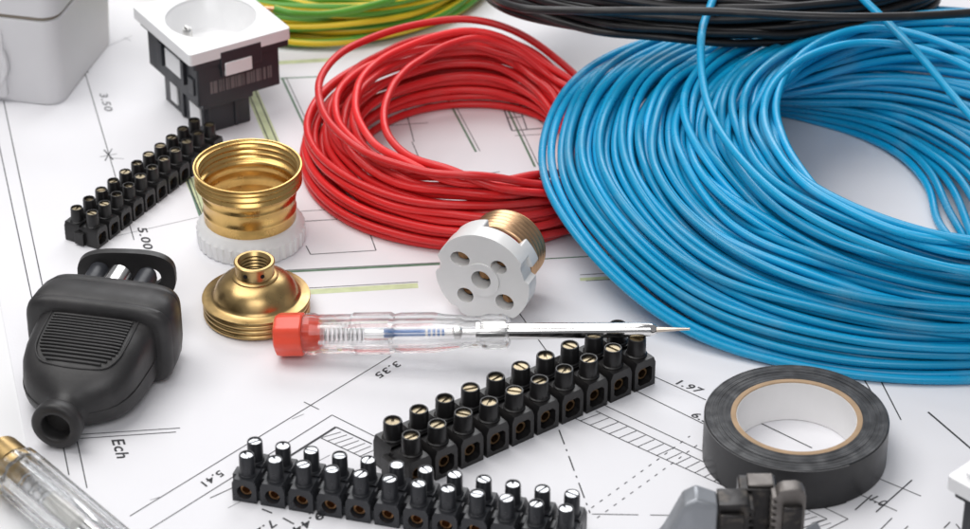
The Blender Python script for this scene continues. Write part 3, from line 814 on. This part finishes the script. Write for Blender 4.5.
colS = [(v-10.3, a_*1.05, b_, c_, 5.2) for v, a_, b_, c_, e in [(56.8, 23.0, 14.0, 15.5, 3.2), (57.2, 25.2, 15.4, 16.2, 3.2), (58.6, 26.3, 16.2, 16.5, 3.2), (60.5, 26.6, 16.4, 16.5, 3.2), (61.2, 26.0, 15.9, 16.5, 3.2), (61.9, 26.5, 16.3, 16.5, 3.2), (68, 26.2, 16.2, 16.4, 3.2), (73.5, 25.6, 15.9, 16.3, 3.2), (74.2, 25.0, 15.4, 16.3, 3.2), (74.9, 25.2, 15.6, 16.3, 3.2), (78.5, 24.3, 14.8, 16.2, 3.2), (80.5, 22.8, 13.4, 16.2, 3.2), (81.2, 20.5, 11.6, 16.2, 3.2)]]
obj('collar', MB().loft([sec(*q) for q in colS]), 'rubber', t, angle=50)
nr_ = []
TN = Matrix.Translation((0, 0, 10.2)) @ Matrix.Rotation(-PI/2, 4, 'X')
obj('cable_mouth', MB().lathe([(5.4, 0.5), (6.0, 0.0), (8.4, 0.1), (9.2, 0.9), (9.3, 2.2), (9.1, 5.0), (8.4, 6.2), (7.2, 6.7), (6.5, 7.4), (5.8, 7.4), (5.4, 7.0)], 48, 0, TN, closed=True), 'rubber', t, angle=60)
obj('mouth_bore', MB().lathe([(5.38, 6.2), (5.38, 6.9)], 32, 0, TN, cap0=True, cap1=True), 'dark', t)
# ribbed grip panel
gh = lambda v: 13.9+13.45*0.995+ (v-44)*0.045
frame_o = [(-15.0, 57), (15.0, 57), (15.0, 40), (12, 34), (7, 30.5), (0, 29.5), (-7, 30.5), (-12, 34), (-15, 40)]
NR = 15
for i in range(NR):
    v = 22.3+i*(45.0-22.3)/(NR-1)
    hw = 15.0 if v > 31 else max(10.0, 15.0*math.sqrt(max(0.03, 1-((31-v)/12.0)**2)))
    zs = []
    secs = []
    # follow the top of the body
    zc = np.interp(v, [q[0] for q in bodyS], [q[3] for q in bodyS]); hh = np.interp(v, [q[0] for q in bodyS], [q[2] for q in bodyS]); hwb = np.interp(v, [q[0] for q in bodyS], [q[1] for q in bodyS])
    pts = []
    for s_ in np.linspace(-hw, hw, 13):
        zt_ = zc+hh*(1-(abs(s_)/hwb)**5.3)**(1/5.3)
        pts.append((s_, v*k_, zt_+0.30))
    obj('grip_rib', MB().tube(pts, 0.55, 6), 'rubber', t, angle=70)
pts = []
for (x, v) in [(-16.6, 47)]+[(-16.6, 40), (-16.5, 32), (-15.6, 26.0), (-12.2, 21.6), (-5.5, 20.4), (0, 20.2), (5.5, 20.4), (12.2, 21.6), (15.6, 26.0), (16.5, 32), (16.6, 40), (16.6, 47)]:
    zc = np.interp(v, [q[0] for q in bodyS], [q[3] for q in bodyS]); hh = np.interp(v, [q[0] for q in bodyS], [q[2] for q in bodyS]); hwb = np.interp(v, [q[0] for q in bodyS], [q[1] for q in bodyS])
    pts.append((x, v*k_, zc+hh*(1-(abs(x)/hwb)**5.3)**(1/5.3)-0.05))
obj('grip_border', MB().tube(spline(pts, 50), 0.45, 6), 'rubber', t, angle=70)
for sx in (-1, 1):
    sm_ = [(sx*(q[1]+0.05), q[0]*k_, q[3]-1.0) for q in bodyS[2:]]
    obj('mould_seam', MB().tube(spline(sm_, 40), 0.28, 6), 'rubber', t, angle=70)
# pins and the closing flap behind the collar
for sx in (-13.5, 5.5):
    T = Matrix.Translation((sx, 68*k_, 20.0)) @ Matrix.Rotation(-PI/2, 4, 'X')
    obj('contact_pin', MB().lathe([(3.9, 0), (3.9, 20.5), (3.0, 21.2), (3.0, 22.5)], 24, 0, T, cap1=True), 'char', t)
T = Matrix.Translation((-4, 68*k_, 21.5)) @ Matrix.Rotation(-PI/2, 4, 'X')
obj('earth_clip', MB().lathe([(4.9, 0), (4.9, 16.5), (4.2, 16.5), (4.2, 0)], 24, 0, T, closed=True), 'steel', t)
fl = MB().prism(superell(18.8, 10.5, 3.0, 48, 0, 0), [circle(3.8, 20, -9.5, 0), circle(3.8, 20, 9.5, 0)], 0, 3.2, 0, Matrix.Translation((-4.5, 94.5*k_, 17.0)) @ Matrix.Rotation(R(9), 4, 'Z') @ Matrix.Rotation(PI/2, 4, 'X'))
obj('flap', fl, 'rubber', t, bevel=0.9, seg=3)

# ------------------------------------------------------------------ junction box
b0 = P(50, 107.5); b1 = P(0, 101.5); b2 = P(97, 36)
fx = (b1-b0); ang = math.atan2(-fx.y, -fx.x)
t = thing('junction_box', 'light grey plastic junction box with lid standing at the upper left', 'junction box', (b0.x, b0.y, 0.15), ang)
dd = Matrix.Rotation(-ang, 3, 'Z') @ (b2-b0)
X1 = dd.x if 0 < dd.x < 25 else 6.0
DEP = max(70.0, dd.y)
X1 = 6.0
hz = 41.0
lo = MB()
o_bot = rrect(-96, X1-1.5, 1.0, DEP-1, 8); o_top = rrect(-97, X1, 0, DEP, 8)
lo.loft([[(x, y, 0) for x, y in o_bot], [(x, y, hz) for x, y in o_top]])
obj('base', lo, 'box_grey', t, bevel=0.6)
obj('seal', MB().prism(rrect(-96.0, X1-1.2, 1.2, DEP-1.2, 7.4), [], hz+0.02, hz+2.0), 'seam', t)
obj('lid', MB().prism(rrect(-97.2, X1+0.2, -0.2, DEP+0.2, 8), [], hz+2.02, hz+18), 'box_grey', t, bevel=1.2, seg=3)
T = Matrix.Translation((-45, -0.2, 20)) @ Matrix.Rotation(PI/2, 4, 'X')
kn = MB().prism(rrect(-26, 26, -17.5, 15, 2), [], -1.0, 0.9, 0, T)
ko = obj('entry_panel', kn, 'box_grey', t, bevel=0.5)
T2 = T @ Matrix.Translation((14.0, -1, 0))
obj('cable_entry', MB().lathe([(14, 0.5), (13.8, 2.2), (12.8, 2.6), (11.6, 2.2), (11.2, 1.2), (0.01, 1.2)], 48, 0, T2), 'box_grey', t)

# ------------------------------------------------------------------ socket outlets (white plate, charcoal body)
def outlet(label, pf, pr_, pl, zt, size_y=None, dish=True, group='wall outlets'):
    """pf, pr_, pl: pixels of the front, right and left corner of the plate's lower edge, at height zt"""
    f, r_, l_ = P(*pf, zt), P(*pr_, zt), P(*pl, zt)
    vx = (r_-f); vl = (l_-f); W = vx.length
    a1 = math.atan2(vx.y, vx.x); a2 = math.atan2(vl.y, vl.x)-PI/2; ang = (a1+a2)/2
    print('OUTLET', W, vl.length, math.degrees(a1), math.degrees(a2))
    D = (l_-f).length*1.05 if size_y is None else size_y
    t = thing('wall_outlet', label, 'socket', (f.x, f.y, 0.15), ang, group)
    HTk = 5.2
    pl_o = rrect(0, W, 0, D, 1.6)
    if dish:
        cx, cy, cr = W/2, D/2, 19.5
        pm = MB().prism(pl_o, [circle(cr, 64, cx, cy)], zt, zt+HTk)
        plate = obj('cover_plate', pm, 'white_plate', t, bevel=0.7, seg=3)
        obj('dish', MB().lathe([(cr+0.3, zt+HTk-0.6), (cr-0.6, zt+HTk-1.2), (cr-2.2, zt-8.0), (cr-3.4, zt-9.5), (0.01, zt-9.5)], 64, 0, Matrix.Translation((cx, cy, 0))), 'white_plate', t, angle=50)
        for dx, dy in ((-10, 16.0), (10, -16.0)): pass
        pin = MB().lathe([(2.1, zt-9.4), (2.1, zt+5.6), (1.8, zt+6.2), (0.01, zt+6.2)], 24, 0, Matrix.Translation((cx-14.2, cy-6.0, 0)))
        obj('earth_contact', pin, 'steel', t)
        obj('earth_contact_tip', MB().box(cx-15.0, cx-13.4, cy-7.8, cy-4.2, zt+4, zt+7.0), 'steel', t, bevel=0.2)
        obj('contact_hole', MB().lathe([(2.6, zt-9.45), (0.01, zt-9.44)], 20, 0, Matrix.Translation((cx+9.5*0.75, cy-9.5*0.66, 0))), 'dark', t)
        obj('contact_hole', MB().lathe([(2.6, zt-9.45), (0.01, zt-9.44)], 20, 0, Matrix.Translation((cx-9.5*0.75, cy+9.5*0.66, 0))), 'dark', t)
    else:
        pm = MB().prism(pl_o, [], zt, zt+HTk)
        obj('cover_plate', pm, 'white_plate', t, bevel=0.9, seg=3)
        obj('rocker', MB().prism(rrect(4, W-4, 4, D-4, 1.5), [], zt+HTk-0.3, zt+HTk+1.6), 'white_plate', t, bevel=0.8, seg=3)
    hol = [circle(19.8, 48, W/2, D/2)] if dish else []
    obj('mounting_frame', MB().prism(rrect(2.0, W-0.6, 0.6, D-2.0, 1.2), hol, zt-3.0, zt-0.02), 'char', t, bevel=0.3)
    m_ = 5.0
    up = MB()
    up.prism(rrect(m_*0.75, W-m_*1.0, m_*0.35, D-m_, 1.0), [circle(18.4, 48, W/2, D/2)] if dish else [], zt-21, zt-3.02)
    bo = obj('upper_body', up, 'char', t, bevel=0.4)
    lo = MB().prism(rrect(m_*1.5, W-m_*3.6, m_*1.1, D-m_*2.2, 1.2), [], 0, zt-21.02)
    obj('lower_body', lo, 'char', t, bevel=0.4)
    y0 = m_*0.35
    # front face details: clip, window, print, ribs
    obj('front_clip', MB().box(W*0.30, W*0.70, y0-2.0, y0+0.5, zt-6.5, zt+2.6), 'char', t, bevel=0.3)
    obj('label_window', MB().box(W*0.335, W*0.60, y0-2.35, y0-1.0, zt-8.8, zt-2.6), 'white_plate', t, bevel=0.3)
    obj('label_frame', MB().box(W*0.31, W*0.625, y0-1.2, y0+0.4, zt-9.8, zt-1.6), 'char', t, bevel=0.3)
    pr_m = MB(); x = W*0.20
    while x < W*0.80:
        wd = random.choice((0.5, 0.8, 1.2, 1.7)); pr_m.box(x, x+wd, y0-0.12, y0+0.2, zt-16.5, zt-10.8); x += wd+random.choice((0.35, 0.6, 0.9))
    obj('printed_rating', pr_m, 'char_print', t)
    obj('body_rib', MB().box(W*0.46, W*0.49, m_*1.1-0.9, m_*1.1+0.3, 0.5, zt-21.1), 'char', t, bevel=0.2)
    obj('body_rib', MB().box(W*0.19, W*0.22, m_*1.1-0.7, m_*1.1+0.3, 0.5, zt-21.1), 'char', t, bevel=0.2)
    obj('front_ledge', MB().box(m_*1.2, W*0.62, y0+0.4, m_*1.3, zt-23.4, zt-20.6), 'char', t, bevel=0.3)
    # left side details
    x0 = m_*0.75
    obj('side_window', MB().box(x0-0.9, x0+0.3, D*0.30, D*0.56, zt-14.0, zt-5.0), 'white_plate', t, bevel=0.3)
    obj('side_lug', MB().box(x0-1.6, x0+0.4, D*0.22, D*0.27, zt-15, zt-4), 'char', t, bevel=0.3)
    obj('side_lug', MB().box(x0-1.6, x0+0.4, D*0.60, D*0.66, zt-15, zt-4), 'char', t, bevel=0.3)
    obj('side_lug', MB().box(x0-0.8, x0+0.4, D*0.08, D*0.18, zt-17, zt-9), 'char', t, bevel=0.5)
    obj('side_terminal', MB().box(m_*1.5-0.8, m_*1.5+0.3, D*0.14, D*0.32, 3.0, 11.5), 'white_plate', t, bevel=0.3)
    obj('side_terminal', MB().box(m_*1.5-0.8, m_*1.5+0.3, D*0.54, D*0.66, 3.0, 12.5), 'white_plate', t, bevel=0.3)
    obj('body_rib', MB().box(m_*1.5-1.0, m_*1.5+0.3, D*0.42, D*0.47, 0.5, zt-21.1), 'char', t, bevel=0.2)
    return t
outlet('white wall socket on a charcoal body with a round recessed face at the top left', (190, 67.5), (293, 41), (131.5, 21), 37.0)
outlet('corner of a white switch plate on a dark body at the right edge', (1010, 524), (1100, 470), (946, 492), 34.0, dish=False)

# ------------------------------------------------------------------ wire stripper jaws at the bottom edge
j0 = P(766, 500, 27.0)
t = thing('wire_stripper', 'grey wire stripper with dark toothed jaws in front of the black tape', 'wire stripper', (j0.x, j0.y, 0.15), 0.0)
def tooth_jaw(x0, x1, y0, y1, z0, z1, side, n=9):
    """plate in x, toothed on one vertical side, thickness along y"""
    pts = []
    if side > 0:
        pts = [(x0, z0), (x1, z0)]
        for i in range(n):
            za = z0+(z1-1.5-z0)*i/n; zb = z0+(z1-1.5-z0)*(i+1)/n
            pts += [(x1, za+0.25*(zb-za)), (x1+1.7, za+0.40*(zb-za)), (x1+1.7, za+0.75*(zb-za)), (x1, za+0.9*(zb-za))]
        pts += [(x1, z1-0.6), (x1-1.0, z1), (x0, z1)]
    else:
        pts = [(x1, z0)]
        pts += [(x1, z1-3.0), (x1-1.0, z1-0.8), (x1-3.0, z1+0.2), (x0+2.2, z1), (x0+0.6, z1-0.8), (x0, z1-2.0)]
        for i in reversed(range(n)):
            za = z0+(z1-2.5-z0)*i/n; zb = z0+(z1-2.5-z0)*(i+1)/n
            pts += [(x0, za+0.9*(zb-za)), (x0-1.7, za+0.75*(zb-za)), (x0-1.7, za+0.40*(zb-za)), (x0, za+0.25*(zb-za))]
        pts += [(x0, z0)]
    T = Matrix(((1, 0, 0, 0), (0, 0, -1, y1), (0, 1, 0, 0), (0, 0, 0, 1)))
    return MB().prism(pts, [], 0, y1-y0, 0, T)
obj('toothed_jaw', tooth_jaw(-16.5, -6.2, -9, 0.5, 3, 31.5, 1, 10), 'tool_dark', t, bevel=0.35)
obj('jaw_insert', MB().box(-16.0, -8.0, -11.0, -9.02, 3, 28.6), 'tool_dark', t, bevel=0.5)
obj('centre_block', MB().box(-9.0, 3.6, 1.0, 9.5, 3, 30.5), 'tool_dark', t, bevel=0.6)
obj('centre_cap', MB().box(-6.0, 2.6, 2.0, 8.8, 30.52, 31.6), 'tool_worn', t, bevel=0.4)
obj('toothed_jaw', tooth_jaw(3.0, 12.6, -5, 0.6, 3, 34.6, -1, 11), 'tool_worn', t, bevel=0.35)
obj('jaw_insert', MB().box(5.0, 11.5, -7.5, -5.02, 3, 29.0), 'tool_dark', t, bevel=0.5)
rv = MB().lathe([(2.0, 0), (2.0, 1.0), (1.4, 1.6), (0.01, 1.7)], 20, 0, Matrix.Translation((-11.5, -11.0, 18.0)) @ Matrix.Rotation(PI/2, 4, 'X'))
obj('rivet', rv, 'steel', t)
# cast arm running to the lower left, out of the picture
arm = [[(-16.6, 4), (-16.6, 27.2), (-24, 28.6), (-27.0, 27.6), (-27.0, 22), (-27, 4)]]
secs = []
for (dx, dy, zt_, wy, x_in) in ((0, 0, 31.0, 10.5, -16.6), (-7.0, 0, 33.5, 11, None), (-11, -0.5, 31.5, 11, None), (-17, -3, 19.0, 12, None), (-25, -7, 9.0, 13, None), (-42, -16, 7.0, 14, None), (-75, -32, 7.0, 14, None), (-110, -55, 7.0, 13, None), (-150, -90, 7.0, 12, None)):
    x = -16.65+dx; y = -9.5+dy
    secs.append([(x, y, 0.2), (x, y+wy, 0.2), (x, y+wy, zt_*0.92), (x, y+wy*0.85, zt_), (x, y+wy*0.12, zt_), (x, y, zt_*0.92)])
obj('handle', MB().loft(secs), 'tool_grey', t, bevel=0.8, seg=2)
secs = []
for (x, y, zt_, wy) in ((12.6, -6.0, 20, 8), (16, -9, 12, 9), (20, -22, 9, 10), (14, -60, 7, 11), (-10, -100, 7, 12)):
    secs.append([(x, y, 0.2), (x+wy*0.6, y+wy*0.5, 0.2), (x+wy*0.6, y+wy*0.5, zt_), (x, y, zt_)])
obj('handle', MB().loft(secs), 'tool_grey', t, bevel=0.6, seg=2)
obj('jaw_foot', MB().box(-16.0, 12.0, -4.5, 8.5, 0.2, 3.6), 'tool_dark', t, bevel=0.3)
